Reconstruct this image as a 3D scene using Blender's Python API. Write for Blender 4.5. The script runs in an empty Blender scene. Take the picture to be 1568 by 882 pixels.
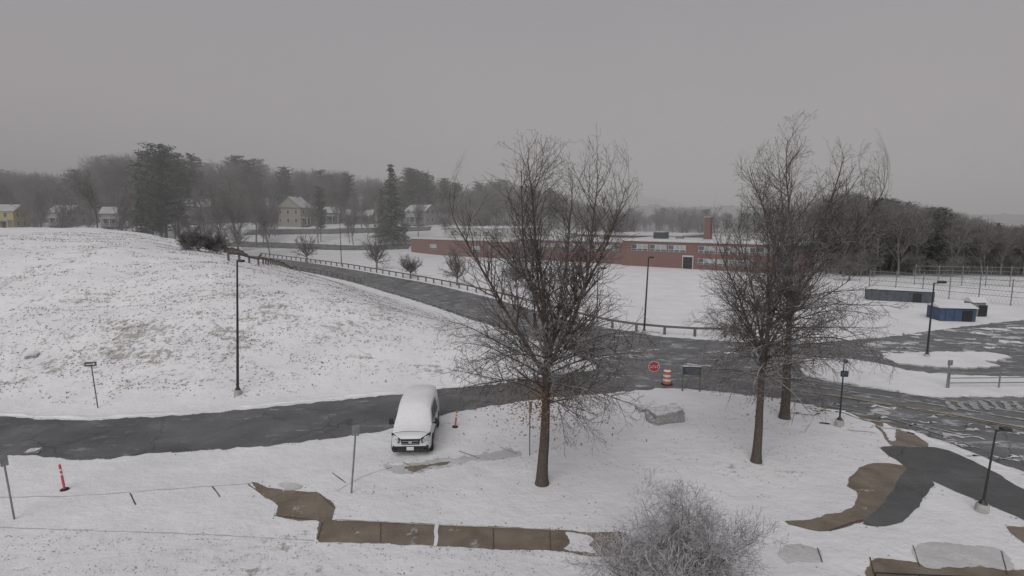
import bpy, math, random, bmesh
import numpy as np
from mathutils import Vector, Matrix, noise as mnoise
from mathutils.geometry import tessellate_polygon

random.seed(7); R = random.Random(11)
SC = bpy.context.scene
UP = Vector((0, 0, 1))

# ------------------------------------------------------------------ image pixels projected onto the ground
EYE = 10.7            # height of the viewpoint above the lawn (m)
FPX = 850.0
PIT = math.atan(111 / 850)
cp, sp = math.cos(PIT), math.sin(PIT)

def ray(x, y):
    a = (x - 784) / FPX; b = (441 - y) / FPX
    return a, cp + b * sp, -sp + b * cp

def GF(x, y):
    a, f, u = ray(x, y)
    t = EYE / -u
    return a * t, f * t

FRONT_TOP = [(-80,633),(0,638),(60,642),(130,644),(190,641),(280,636),(370,628),(450,620),(520,613),(600,605),(670,597),(740,590),(800,583),(860,573),(925,563)]
REAR_LOW = [(925,560),(900,547),(840,527),(780,508),(740,495),(700,482),(650,465),(600,450),(560,438),(530,430),(470,417),(400,405),(345,397)]
_f = sorted(GF(*p) for p in FRONT_TOP)
_fx = np.array([p[0] for p in _f]); _fy = np.array([p[1] for p in _f])
_b = sorted((GF(*p)[1], GF(*p)[0]) for p in REAR_LOW)
_by = np.array([p[0] for p in _b] + [_b[-1][0] + 60]); _bx = np.array([p[1] for p in _b] + [_b[-1][1] - 45])

def smin(a, b, k):
    h = np.clip(0.5 + 0.5 * (b - a) / k, 0, 1)
    return b * (1 - h) + a * h - k * h * (1 - h)

def sstep(t):
    t = np.clip(t, 0, 1); return t * t * (3 - 2 * t)

def hgt(X, Y):
    X = np.asarray(X, float); Y = np.asarray(Y, float)
    df = (Y - np.interp(X, _fx, _fy)) - 0.9
    db = (np.interp(Y, _by, _bx) - X) * 0.78 - 0.9
    dr = (150 - Y) * 0.8
    d = smin(smin(df, db, 6.0), dr, 6.0)
    d = np.clip(d, 0, None)
    d = d * d / (d + 2.0)
    m = 8.3 * np.sin(np.pi / 2 * np.clip(d / 31, 0, 1))
    m = m + np.clip(d / 8, 0, 1) * 0.10 * (np.sin(X * .55 + Y * .2) + np.sin(Y * .7 - X * .23))
    left = sstep((90 - X) / 150)
    bg = 8.0 * sstep((Y - 148) / 56) * (0.50 + 0.50 * left) + 8.6 * sstep((Y - 215) / 95) * left
    return np.maximum(m, bg)

def h1(x, y): return float(hgt(x, y))

def G(x, y):
    a, f, u = ray(x, y)
    t = 8.0
    while t < 900:
        if EYE + u * t <= h1(a * t, f * t): break
        t += 0.5 if t < 120 else 1.5
    lo, hi = t - 1.5, t
    for _ in range(12):
        m = (lo + hi) / 2
        if EYE + u * m <= h1(a * m, f * m): hi = m
        else: lo = m
    return Vector((a * hi, f * hi, h1(a * hi, f * hi)))

def D(x, Y):
    X = (x - 784) / FPX * Y / 1.008
    return Vector((X, Y, h1(X, Y)))

# ------------------------------------------------------------------ materials
def newmat(name):
    m = bpy.data.materials.new(name); m.use_nodes = True
    nt = m.node_tree; b = nt.nodes['Principled BSDF']
    return m, nt, b

def N(nt, t, **kw):
    n = nt.nodes.new(t)
    for k, v in kw.items(): setattr(n, k, v)
    return n

def mixc(nt, fac, a, b):
    n = N(nt, 'ShaderNodeMix', data_type='RGBA')
    for s, v in ((0, fac), (6, a), (7, b)):
        if isinstance(v, (tuple, list)): n.inputs[s].default_value = (*v[:3], 1)
        elif isinstance(v, (int, float)): n.inputs[s].default_value = v
        else: nt.links.new(v, n.inputs[s])
    return n.outputs[2]

def noise(nt, scale, detail=5, rough=.6, vec=None, stretch=None):
    tc = N(nt, 'ShaderNodeNewGeometry')
    src = tc.outputs['Position']
    if stretch:
        mp = N(nt, 'ShaderNodeMapping'); mp.inputs['Scale'].default_value = stretch
        nt.links.new(src, mp.inputs[0]); src = mp.outputs[0]
    n = N(nt, 'ShaderNodeTexNoise'); n.inputs['Scale'].default_value = scale
    n.inputs['Detail'].default_value = detail; n.inputs['Roughness'].default_value = rough
    nt.links.new(src, n.inputs['Vector'])
    return n.outputs['Fac']

def ramp(nt, src, a, b, va=0., vb=1.):
    m = N(nt, 'ShaderNodeMapRange'); m.clamp = True
    nt.links.new(src, m.inputs[0])
    m.inputs[1].default_value = a; m.inputs[2].default_value = b
    m.inputs[3].default_value = va; m.inputs[4].default_value = vb
    return m.outputs[0]

def mth(nt, op, a, b):
    m = N(nt, 'ShaderNodeMath', operation=op)
    for i, v in enumerate((a, b)):
        if isinstance(v, (int, float)): m.inputs[i].default_value = v
        else: nt.links.new(v, m.inputs[i])
    return m.outputs[0]

def bump(nt, b, src, dist, strength=.6):
    n = N(nt, 'ShaderNodeBump'); n.inputs['Distance'].default_value = dist
    n.inputs['Strength'].default_value = strength
    nt.links.new(src, n.inputs['Height']); nt.links.new(n.outputs[0], b.inputs['Normal'])

def simple(name, col, rough=.6, scale=6, var=.25, metal=0, bmp=0):
    m, nt, b = newmat(name)
    n = noise(nt, scale)
    c = mixc(nt, ramp(nt, n, .3, .7), tuple(x * (1 - var) for x in col), tuple(min(1, x * (1 + var)) for x in col))
    nt.links.new(c, b.inputs['Base Color'])
    b.inputs['Roughness'].default_value = rough; b.inputs['Metallic'].default_value = metal
    if bmp: bump(nt, b, n, bmp)
    return m

def m_ground():
    m, nt, b = newmat('snow_over_grass')
    g = N(nt, 'ShaderNodeAttribute', attribute_name='grass').outputs['Fac']
    wd = N(nt, 'ShaderNodeAttribute', attribute_name='litter').outputs['Fac']
    fine = noise(nt, 2.6, 8, .74)
    big = noise(nt, .14, 4, .6)
    row = noise(nt, .8, 4, .6, stretch=(.45, 1.7, 1))
    s = mth(nt, 'ADD', mth(nt, 'MULTIPLY', fine, .62), mth(nt, 'ADD', mth(nt, 'MULTIPLY', row, .26), mth(nt, 'MULTIPLY', big, .40)))
    thr = mth(nt, 'SUBTRACT', .84, mth(nt, 'MULTIPLY', g, .20))
    mask = ramp(nt, mth(nt, 'SUBTRACT', s, thr), -.01, .06)
    mask = mth(nt, 'MULTIPLY', mask, .72)
    gr = mixc(nt, ramp(nt, noise(nt, 9), .35, .65), (.13, .12, .10), (.28, .265, .235))
    sn = mixc(nt, ramp(nt, noise(nt, .35, 6), .3, .7), (.69, .69, .71), (.81, .81, .825))
    sn = mixc(nt, ramp(nt, noise(nt, 7, 6, .8), .48, .8, 0, .22), sn, (.42, .41, .41))
    c = mixc(nt, mask, sn, gr)
    lit = mixc(nt, ramp(nt, noise(nt, .8, 7, .7), .42, .62), (.14, .13, .125), (.38, .37, .37))
    c = mixc(nt, wd, c, lit)
    nt.links.new(c, b.inputs['Base Color'])
    b.inputs['Roughness'].default_value = .75
    bump(nt, b, noise(nt, 1.4, 8, .62), .2, .6)
    return m
def m_snow(name='snow', c1=(.69,.69,.715), c2=(.81,.81,.83), speck=.2):
    m, nt, b = newmat(name)
    sn = mixc(nt, ramp(nt, noise(nt, .6, 6), .3, .7), c1, c2)
    sn = mixc(nt, ramp(nt, noise(nt, 8, 7, .8), .5, .75, 0, speck), sn, (.35, .34, .32))
    nt.links.new(sn, b.inputs['Base Color']); b.inputs['Roughness'].default_value = .7
    bump(nt, b, noise(nt, 3, 7), .1)
    return m
def m_asphalt(name, lo, hi, snow=.25, thr=.6, fine=.4):
    m, nt, b = newmat(name)
    c = mixc(nt, ramp(nt, noise(nt, .5, 7, .65, stretch=(.45, 1, 1)), .35, .68), (lo, lo, lo * 1.03), (hi, hi, hi * 1.03))
    gr = ramp(nt, noise(nt, 22, 5, .8), .42, .75, 0, fine)
    c = mixc(nt, gr, c, (.27, .27, .28))
    pt = ramp(nt, noise(nt, .12, 3, .5), .45, .62, 0, .35)
    c = mixc(nt, pt, c, (.17, .17, .175))
    sl = ramp(nt, noise(nt, .9, 8, .72, stretch=(.6, 1.4, 1)), thr, thr + .12, 0, snow)
    c = mixc(nt, sl, c, (.55, .55, .57))
    nt.links.new(ramp(nt, noise(nt, .4), .35, .65, .35, .8), b.inputs['Roughness'])
    v = N(nt, 'ShaderNodeTexVoronoi', feature='DISTANCE_TO_EDGE'); v.inputs['Scale'].default_value = .28
    geo = N(nt, 'ShaderNodeNewGeometry')
    mp = N(nt, 'ShaderNodeVectorMath', operation='ADD')
    nn = N(nt, 'ShaderNodeTexNoise'); nn.inputs['Scale'].default_value = .9
    nt.links.new(geo.outputs['Position'], nn.inputs['Vector'])
    nt.links.new(geo.outputs['Position'], mp.inputs[0]); nt.links.new(nn.outputs['Color'], mp.inputs[1])
    nt.links.new(mp.outputs[0], v.inputs['Vector'])
    cr = ramp(nt, v.outputs['Distance'], .0, .012, .75, 0)
    c2 = mixc(nt, cr, c, (.025, .025, .025)); nt.links.new(c2, b.inputs['Base Color'])
    bump(nt, b, noise(nt, 30, 3), .01)
    return m
def m_concrete():
    m, nt, b = newmat('wet_concrete')
    c = mixc(nt, ramp(nt, noise(nt, .9, 6), .35, .65), (.125, .098, .072), (.21, .172, .13))
    c = mixc(nt, ramp(nt, noise(nt, 14, 4), .4, .8, 0, .3), c, (.30, .27, .22))
    c = mixc(nt, ramp(nt, noise(nt, 1.1, 9, .75), .59, .68, 0, .7), c, (.60, .60, .62))
    nt.links.new(c, b.inputs['Base Color'])
    nt.links.new(ramp(nt, noise(nt, .7), .4, .6, .22, .7), b.inputs['Roughness'])
    return m
def m_bark(name, col, snow=.75, lo=.35, hi=.75, scol=(.66, .66, .69)):
    m, nt, b = newmat(name)
    n = noise(nt, 14, 5)
    c = mixc(nt, ramp(nt, n, .3, .7), tuple(x * .6 for x in col), tuple(x * 1.35 for x in col))
    g = N(nt, 'ShaderNodeNewGeometry'); s = N(nt, 'ShaderNodeSeparateXYZ')
    nt.links.new(g.outputs['Normal'], s.inputs[0])
    f = ramp(nt, s.outputs['Z'], lo, hi, 0, snow)
    f = mth(nt, 'MULTIPLY', f, ramp(nt, noise(nt, 5, 3), .35, .6, .35, 1))
    nt.links.new(mixc(nt, f, c, scol), b.inputs['Base Color'])
    b.inputs['Roughness'].default_value = .85
    bump(nt, b, n, .03)
    return m
def m_needles(name, c1, c2, snow):
    m, nt, b = newmat(name)
    c = mixc(nt, ramp(nt, noise(nt, .9, 5), .35, .65), c1, c2)
    c = mixc(nt, ramp(nt, noise(nt, 3.0, 5, .7), .52, .68, 0, snow), c, (.42, .44, .44))
    nt.links.new(c, b.inputs['Base Color']); b.inputs['Roughness'].default_value = .9
    return m
def m_brick():
    m, nt, b = newmat('red_brick')
    tc = N(nt, 'ShaderNodeTexCoord')
    mp = N(nt, 'ShaderNodeMapping'); mp.inputs['Rotation'].default_value = (math.radians(90), 0, 0)
    nt.links.new(tc.outputs['Object'], mp.inputs[0])
    br = N(nt, 'ShaderNodeTexBrick'); br.inputs['Scale'].default_value = 4
    br.inputs['Color1'].default_value = (.20, .10, .088, 1); br.inputs['Color2'].default_value = (.16, .082, .072, 1)
    br.inputs['Mortar'].default_value = (.27, .22, .2, 1); br.inputs['Mortar Size'].default_value = .01
    nt.links.new(mp.outputs[0], br.inputs['Vector'])
    c = mixc(nt, ramp(nt, noise(nt, .5), .4, .7, 0, .4), br.outputs['Color'], (.18, .13, .12))
    nt.links.new(c, b.inputs['Base Color']); b.inputs['Roughness'].default_value = .9
    return m

M = {}
M['ground'] = m_ground()
M['snow'] = m_snow()
M['snowroof'] = m_snow('roof_snow', (.58,.58,.60), (.68,.68,.70), .08)
M['snowfar'] = m_snow('far_roof_snow', (.40,.40,.41), (.56,.56,.57), .3)  # roof snow greyed for distance, haze put into its colour
M['asph'] = m_asphalt('asphalt', .055, .10, .5, .58)
M['asph2'] = m_asphalt('slushy_asphalt', .09, .155, .8, .535, .5)
M['asph3'] = m_asphalt('dark_asphalt', .055, .08, .3, .64)
M['conc'] = m_concrete()
M['joint'] = simple('joint_dirt', (.07, .06, .055))
M['kerb'] = simple('granite_kerb', (.40, .39, .38), .8, 3, .25)
M['yellow'] = simple('yellow_paint', (.31, .26, .15), .7, 3, .3)
M['worn'] = simple('worn_white_road_paint', (.33, .33, .335), .7, 3, .3)
M['bark'] = m_bark('bark', (.085, .068, .058), .7, .45, .85)
M['twig'] = m_bark('frosted_twigs', (.09, .077, .071), .65, .2, .8)
M['farbark'] = m_bark('haze_paled_branches', (.175, .165, .16), .25, .3, .9, (.38, .38, .39))  # bark paled for distant trees, haze mixed into the colour
M['farbark2'] = m_bark('winter_branches_hazy', (.235, .228, .232), .2, .3, .9, (.4, .4, .41))  # still paler bark for the farthest trees, more haze in the colour
M['needle'] = m_needles('pine_needles', (.055, .066, .058), (.115, .13, .115), .35)
M['needle2'] = m_needles('pine_needles_hazy', (.12, .13, .13), (.18, .19, .19), .3)  # paler copy of the needles with haze painted into the tones
M['leaf'] = simple('dead_oak_leaves', (.20, .11, .065), .8, 5, .5)
M['grass'] = simple('dry_grass', (.20, .185, .15), .9, 4, .5)
M['black'] = simple('black_painted_steel', (.03, .03, .032), .45, 5, .2)
M['steel'] = simple('galvanised_steel', (.22, .225, .23), .5, 5, .2, .3)
M['wood'] = simple('weathered_wood', (.14, .125, .115), .85, 8, .4)
M['brick'] = m_brick()
M['panel'] = simple('cream_panel', (.45, .43, .40), .7, 2, .1)
M['wframe'] = simple('white_window_frame', (.50, .51, .51), .6, 2, .08)
M['glass'] = simple('dark_window_glass', (.10, .12, .13), .12, .6, .5)
M['pale_pane'] = simple('pale_window_pane', (.33, .37, .37), .3, .4, .3)  # plain pale colour for most of the upper school panes
M['yel'] = simple('yellow_clapboard', (.46, .38, .18), .8, 2, .1)
M['whitecb'] = simple('white_clapboard', (.34, .34, .345), .8, 2, .08)
M['greycb'] = simple('grey_clapboard', (.24, .24, .245), .8, 2, .1)
M['tan'] = simple('tan_clapboard', (.31, .29, .25), .8, 2, .1)
M['darkgrey'] = simple('dark_grey_metal', (.075, .085, .10), .6, 2, .2)
M['blue'] = simple('blue_painted_metal', (.045, .08, .14), .55, 2, .2)
M['orange'] = simple('orange_plastic', (.50, .15, .08), .5, 6, .15)
M['pink'] = simple('red_marker_plastic', (.55, .09, .10), .5, 6, .15)
M['red'] = simple('red_sign_sheeting', (.38, .04, .05), .4, 6, .1)
M['signw'] = simple('white_sign_sheeting', (.65, .65, .65), .4, 6, .05)
M['signb'] = simple('dark_sign_sheeting', (.045, .055, .075), .4, 6, .1)
M['rock'] = m_bark('granite_rock', (.30, .30, .30), .9, .55, .8, (.72, .72, .74))
M['carw'] = simple('white_car_paint', (.62, .63, .65), .3, .8, .04)
M['chrome'] = simple('chrome', (.5, .5, .52), .25, 3, .05, .8)
M['plastic'] = simple('black_plastic', (.02, .02, .022), .55, 5, .2)
M['rubber'] = simple('tyre_rubber', (.025, .025, .025), .8, 9, .2)
M['lamp_glass'] = simple('headlamp_lens', (.40, .42, .45), .15, 9, .15)
M['thin'] = m_snow('thin_snow', (.42,.41,.41), (.64,.64,.655), .5)

# ------------------------------------------------------------------ geometry utils
def link(o, parent=None):
    SC.collection.objects.link(o)
    if parent is not None: o.parent = parent
    return o
def empty(name, loc=(0, 0, 0), rz=0):
    o = bpy.data.objects.new(name, None); o.empty_display_size = .3
    o.location = loc; o.rotation_euler = (0, 0, rz)
    return link(o)
def mesh(name, V, F, mat, parent=None, smooth=False, loc=(0,0,0)):
    me = bpy.data.meshes.new(name); me.from_pydata([tuple(v) for v in V], [], F)
    mats = mat if isinstance(mat, list) else [mat]
    for m in mats: me.materials.append(m)
    if smooth: me.polygons.foreach_set('use_smooth', [True] * len(me.polygons))
    me.update()
    o = bpy.data.objects.new(name, me); o.location = loc
    return link(o, parent)
def box(name, c, s, mat, parent=None, bev=0, rot=None):
    x, y, z = s[0]/2, s[1]/2, s[2]/2
    V = [Vector(v) for v in [(-x,-y,-z),(x,-y,-z),(x,y,-z),(-x,y,-z),(-x,-y,z),(x,-y,z),(x,y,z),(-x,y,z)]]
    F = [(0,3,2,1),(4,5,6,7),(0,1,5,4),(1,2,6,5),(2,3,7,6),(3,0,4,7)]
    o = mesh(name, V, F, mat, parent); o.location = c
    if rot: o.rotation_euler = rot
    if bev:
        m = o.modifiers.new('b', 'BEVEL'); m.width = bev; m.segments = 2
    return o
def cyl(name, p0, p1, r0, r1, mat, parent=None, n=12):
    p0, p1 = Vector(p0), Vector(p1); d = (p1 - p0).normalized()
    u = d.cross(UP if abs(d.z) < .9 else Vector((1, 0, 0))).normalized(); v = d.cross(u)
    V = []
    for p, r in ((p0, r0), (p1, r1)):
        for i in range(n):
            a = 2 * math.pi * i / n; V.append(p + u * r * math.cos(a) + v * r * math.sin(a))
    F = [(i, (i+1) % n, n + (i+1) % n, n + i) for i in range(n)] + [tuple(range(n))[::-1], tuple(range(n, 2*n))]
    return mesh(name, V, F, mat, parent)

def catmull(P, sub, closed=False):
    P = [Vector((p[0], p[1], 0)) for p in P]; out = []
    n = len(P); rng = range(n if closed else n - 1)
    for i in rng:
        if closed: a, b, c, d = P[i-1], P[i], P[(i+1) % n], P[(i+2) % n]
        else: a, b, c, d = P[max(i-1, 0)], P[i], P[i+1], P[min(i+2, n-1)]
        k = max(1, int((c - b).length / sub))
        for j in range(k):
            t = j / k
            out.append(.5 * ((2*b) + (c - a) * t + (2*a - 5*b + 4*c - d) * t*t + (-a + 3*b - 3*c + d) * t**3))
    if not closed: out.append(P[-1])
    return out
def jit(P, amp, fr=1.7):
    out = []
    for p in P:
        q = Vector((p.x * fr, p.y * fr, 3.3)); q2 = q * 4
        out.append(Vector((p.x + amp * (mnoise.noise(q) * 1.6 + mnoise.noise(q2) * .9),
                           p.y + amp * (mnoise.noise(q + Vector((40, 0, 0))) * 1.6 + mnoise.noise(q2 + Vector((9, 9, 0))) * .9), 0)))
    return out
EDGES = []
def patch(name, px, z, mat, amp=.10, sub=.25, smooth=True, parent=None, thick=0, record=True, sidemat=None):
    P = [Vector((*GF(*p), 0)) for p in px]
    if smooth: P = catmull(P, sub, True)
    else:
        Q = []
        for i in range(len(P)):
            a, b = P[i], P[(i+1) % len(P)]; k = max(1, int((b-a).length / sub))
            Q += [a.lerp(b, j / k) for j in range(k)]
        P = Q
    P = jit(P, amp)
    if record: EDGES.append(P)
    T = tessellate_polygon([P])
    V = [(p.x, p.y, z) for p in P]; F = []
    for t in T:
        a, b, c = (P[i] for i in t)
        F.append(t if (b - a).cross(c - a).z > 0 else t[::-1])
    mats = [mat, sidemat or mat]; ns = 0
    if thick:
        n = len(V); V += [(p.x, p.y, z - thick) for p in P]
        for i in range(n): F.append((i, (i+1) % n, n + (i+1) % n, n + i)); ns += 1
    o = mesh(name, V, F, mats, parent)
    if ns:
        for f in o.data.polygons[-ns:]: f.material_index = 1
    return o

# ------------------------------------------------------------------ terrain
xs = np.unique(np.concatenate([np.arange(-2400, -200, 100), np.arange(-200, -90, 3), np.arange(-90, 30, .9), np.arange(30, 120, 4), np.arange(120, 300, 12), np.arange(300, 2401, 100)]))
ys = np.unique(np.concatenate([np.arange(-40, 20, 5), np.arange(20, 90, .9), np.arange(90, 170, 2), np.arange(170, 340, 5), np.arange(340, 3000, 120)]))
XX, YY = np.meshgrid(xs, ys); ZZ = hgt(XX, YY)
nx, ny = len(xs), len(ys)
V = np.stack([XX.ravel(), YY.ravel(), ZZ.ravel()], 1)
F = [(j*nx+i, j*nx+i+1, (j+1)*nx+i+1, (j+1)*nx+i) for j in range(ny-1) for i in range(nx-1)]
gnd = mesh('ground', V, F, M['ground'], smooth=True)
def grass_amt(X, Y, Z):
    g = .30 + 0 * X
    hill = (Z > .25) & (Y < 110)
    g = np.where(hill, .66, g)
    blob = np.exp(-(((X + 23) / 15) ** 2 + ((Y - 38) / 8) ** 2))
    g = np.where(hill, g + .30 * blob, g)
    g = np.where((Y < 17.6) & (X < -4), .8, g)
    g = np.where((Y > 21) & (Y < 30) & (X > -5) & (X < 14), .5, g)
    g = np.where(Y > 140, .7, g)
    return g
ga = gnd.data.attributes.new('grass', 'FLOAT', 'POINT')
ga.data.foreach_set('value', grass_amt(V[:, 0], V[:, 1], V[:, 2]).astype(np.float32))
lt = np.clip((V[:, 1] - 96) / 6, 0, 1) * np.clip((V[:, 0] - .58 * V[:, 1]) / 6, 0, 1) + np.clip((V[:, 1] - 200) / 25, 0, 1)
la = gnd.data.attributes.new('litter', 'FLOAT', 'POINT')
la.data.foreach_set('value', np.clip(lt, 0, .9).astype(np.float32))

# ------------------------------------------------------------------ roads
def strip(name, A, B, mat, z=.02, M_=10, px=True, drape=False, amp=.14):
    A = [Vector((*GF(*p), 0)) for p in A] if px else [Vector((p[0], p[1], 0)) for p in A]
    B = [Vector((*GF(*p), 0)) for p in B] if px else [Vector((p[0], p[1], 0)) for p in B]
    A, B = catmull(A, .2), catmull(B, .2)
    n = max(len(A), len(B))
    def rs(P):
        L = [0]
        for i in range(1, len(P)): L.append(L[-1] + (P[i]-P[i-1]).length)
        q = np.linspace(0, L[-1], n)
        return [Vector((x, y, 0)) for x, y in zip(np.interp(q, L, [p.x for p in P]), np.interp(q, L, [p.y for p in P]))]
    A, B = jit(rs(A), amp), jit(rs(B), amp)
    EDGES.append(A); EDGES.append(B)
    V = []; F = []
    for a, b in zip(A, B):
        for k in range(M_ + 1):
            p = a.lerp(b, k / M_); V.append((p.x, p.y, z + (h1(p.x, p.y) if drape else 0)))
    w = M_ + 1
    for i in range(n - 1):
        for k in range(M_): F.append((i*w+k, (i+1)*w+k, (i+1)*w+k+1, i*w+k+1))
    o = mesh(name, V, F, mat)
    if o.data.polygons[0].normal.z < 0: o.data.flip_normals()
    return o
front_low = [(-80,702),(0,697),(60,698),(125,705),(190,700),(260,693),(340,687),(440,679),(520,669),(600,657),(660,640),(720,627),(780,618),(850,609),(930,602),(1010,594)]
front_top = FRONT_TOP[:-1] + [(925, 565), (960, 560)]
strip('access_road', front_top, front_low, M['asph'])
rear_top = [(300,383),(345,388),(400,393),(470,402),(540,413),(600,424),(650,433),(700,444),(750,456),(800,470),(850,484),(900,497),(960,507)]
rear_low = [(300,391)] + REAR_LOW[::-1]
strip('curving_road', rear_top, rear_low, M['asph2'], z=.016)
patch('junction_road', [(840,485),(900,499),(960,507),(1010,515),(1100,522),(1200,527),(1300,521),(1370,515),(1440,505),(1568,490),(1750,470),(1750,800),(1640,752),(1568,724),(1500,697),(1440,675),(1395,658),(1340,642),(1280,627),(1200,612),(1120,602),(1060,596),(1010,594),(960,597),(905,580),(912,560),(870,535)], .024, M['asph2'], .14, .25)
patch('snow_verge', [(1225,566),(1245,551),(1300,552),(1350,560),(1400,571),(1480,577),(1568,580),(1750,582),(1750,612),(1568,608),(1440,609),(1370,600),(1300,589),(1240,577)], .13, M['snow'], .22, .25, thick=.13)
patch('parking_island', [(1352,545),(1385,542),(1450,541),(1515,542),(1545,549),(1515,556),(1525,562),(1480,566),(1420,563),(1370,557)], .13, M['snow'], .25, .3, thick=.13, sidemat=M['kerb'])
rr = random.Random(5)
for k in range(120):
    if k < 60: cx = rr.uniform(1340, 1680); cy = 545 - (cx - 1420) * .10 + rr.uniform(-38, 2)
    elif k < 104: cx = rr.uniform(1190, 1640); cy = 588 + (cx - 1230) * .20 + rr.uniform(8, 56)
    else: cx = rr.uniform(930, 1200); cy = rr.uniform(522, 585)
    if cx < 1400 and k < 60: cy = rr.uniform(524, 540)
    w = rr.uniform(4, 34); hh = rr.uniform(.4, 1.7)
    patch('slush', [(cx-w, cy), (cx-w*.4, cy-hh), (cx+w*.5, cy-hh*.6+w*.05), (cx+w, cy+hh*.3+w*.1), (cx+w*.2, cy+hh)], .034 + k * .00015, M['thin'] if k % 3 else M['snow'], .35, .15, record=False)
def line_px(name, P, w, z, mat, amp=.0, off=0):
    P = catmull([Vector((*GF(*p), 0)) for p in P], .25)
    V = []; F = []
    for i, p in enumerate(P):
        d = (P[min(i+1, len(P)-1)] - P[max(i-1, 0)]).normalized(); nrm = Vector((-d.y, d.x, 0))
        for s in (-1, 1):
            q = p + nrm * (off + s * w / 2 * (1 + amp * mnoise.noise(p * 3 + Vector((s, 0, 0))))); V.append((q.x, q.y, z))
    for i in range(len(P)-1): F.append((2*i, 2*i+2, 2*i+3, 2*i+1))
    o = mesh(name, V, F, mat)
    if o.data.polygons[0].normal.z < 0: o.data.flip_normals()
    return o
YL = [(1215,597),(1330,615),(1450,636),(1568,658),(1700,684)]
line_px('yellow_road_line', YL, .10, .060, M['yellow'], .8, .13)
line_px('yellow_road_line', YL, .10, .060, M['yellow'], .8, -.13)
for k in range(9):
    x = 1445 + k * 17
    patch('crosswalk_stripe', [(x, 615), (x + 8, 615), (x + 22, 629), (x + 12, 629)], .056 + k*.0003, M['worn'], .09, .15, False, record=False)
line_px('white_road_line', [(1240,620),(1300,628),(1390,650),(1500,688)], .10, .056, M['worn'], .9)
# faint wheel tracks of half-melted snow
for off in (-1.9, -.5, .9, 2.3):
    line_px('wheel_track', [(1150,575),(1250,590),(1400,612),(1568,640),(1700,662)], .22, .050 + off * .0004, M['worn'], 2.2, off)
patch('driveway', [(1348,686),(1400,685),(1445,688),(1500,712),(1568,750),(1700,818),(1700,862),(1568,797),(1500,768),(1430,738),(1390,716)], .020, M['asph3'], .07)
patch('asphalt_path', [(1392,718),(1428,738),(1420,757),(1398,783),(1370,804),(1322,802),(1345,778),(1368,748)], .018, M['asph3'], .05)
patch('footpath', [(1322,714),(1350,710),(1385,712),(1394,721),(1372,747),(1347,777),(1324,797),(1270,814),(1240,812),(1200,800),(1240,796),(1285,784),(1312,770),(1310,752),(1298,745),(1302,730)], .012, M['conc'], .08)
patch('footpath', [(1200,612),(1240,618),(1290,622),(1340,631),(1378,648),(1402,666),(1425,686),(1378,687),(1352,668),(1335,647),(1290,634),(1240,624)], .012, M['conc'], .10)
patch('snow_patch', [(1352,648),(1366,655),(1374,672),(1366,676),(1352,660)], .018, M['snow'], .1, .1, record=False)
pat = [(385,740),(400,742),(425,750),(485,754),(488,755),(508,770),(514,780),(510,790),(508,796),(512,797),(600,800),(700,804),(800,808),(850,811),(900,815),(950,815),(965,830),(955,850),(900,852),(850,844),(780,842),(660,836),(560,832),(492,831),(488,830),(484,822),(488,800),(484,797),(450,796),(422,790),(425,775),(405,762)]
patch('sidewalk', pat, .012, M['conc'], .045, .10)
patch('snow_patch', [(868,819),(890,817),(908,821),(903,835),(912,848),(885,846),(866,841),(874,830)], .022, M['snow'], .08, .08, record=False)
patch('snow_patch', [(425,742),(440,738),(462,744),(455,750),(440,752)], .018, M['thin'], .06, .08, record=False)
for a, b in [((583,799),(583,832)), ((755,807),(756,841)), ((842,811),(843,843)), ((490,757),(512,778)), ((494,800),(487,826)), ((420,790),(486,797))]:
    line_px('sidewalk_joint', [a, b], .03, .024, M['joint'], .8)
line_px('snow_ridge', [(669,801),(667,838)], .12, .03, M['snow'], 1.0)
line_px('sidewalk_kerb', [(512,796),(600,801),(700,806),(800,810),(850,813)], .05, .026, M['kerb'], 1.0)
for s in [[(199,755),(208,773)], [(325,745),(337,761)], [(508,724),(530,740)], [(617,708),(648,722)], [(703,691),(735,702)], [(766,685),(792,695)], [(380,742),(400,756)],[(30,690),(45,697)]]:
    line_px('slab_joint', s, .04, .012, M['joint'], 1.5)
line_px('sidewalk_edge', [(-40,762),(120,759),(260,749),(390,740)], .05, .010, M['thin'], 2.4)
line_px('sidewalk_edge', [(-40,806),(120,812),(300,818),(480,828)], .05, .010, M['thin'], 2.4)
line_px('sidewalk_edge', [(515,752),(560,728),(600,716)], .05, .010, M['thin'], 2.0)
patch('sidewalk', [(592,713),(640,708),(700,700),(780,689),(800,696),(730,706),(650,721),(610,724)], .010, M['thin'], .2, .12)
patch('sidewalk', [(620,716),(660,711),(690,708),(650,718),(630,722)], .016, M['conc'], .15, .1)
patch('sidewalk', [(1335,857),(1372,858),(1400,862),(1420,862),(1470,868),(1535,871),(1600,880),(1640,920),(1440,905),(1330,892)], .012, M['conc'], .06, .10)
patch('snow_patch', [(1402,835),(1440,832),(1530,842),(1545,872),(1490,868),(1450,872),(1408,866)], .022, M['thin'], .08, .10, record=False)
patch('sidewalk', [(1195,838),(1225,832),(1252,840),(1258,860),(1225,862),(1198,860)], .010, M['thin'], .1, .10)
patch('sidewalk', [(1545,808),(1600,812),(1600,835),(1565,830)], .012, M['conc'], .06, .10)
line_px('footpath_edge', [(1270,814),(1300,803),(1322,797)], .06, .03, M['joint'], .8)
for s in [[(1332,854),(1338,880)], [(1398,836),(1408,868)], [(1533,845),(1542,880)], [(1252,840),(1259,862)]]:
    line_px('slab_joint', s, .03, .030, M['joint'], .8)
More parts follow.
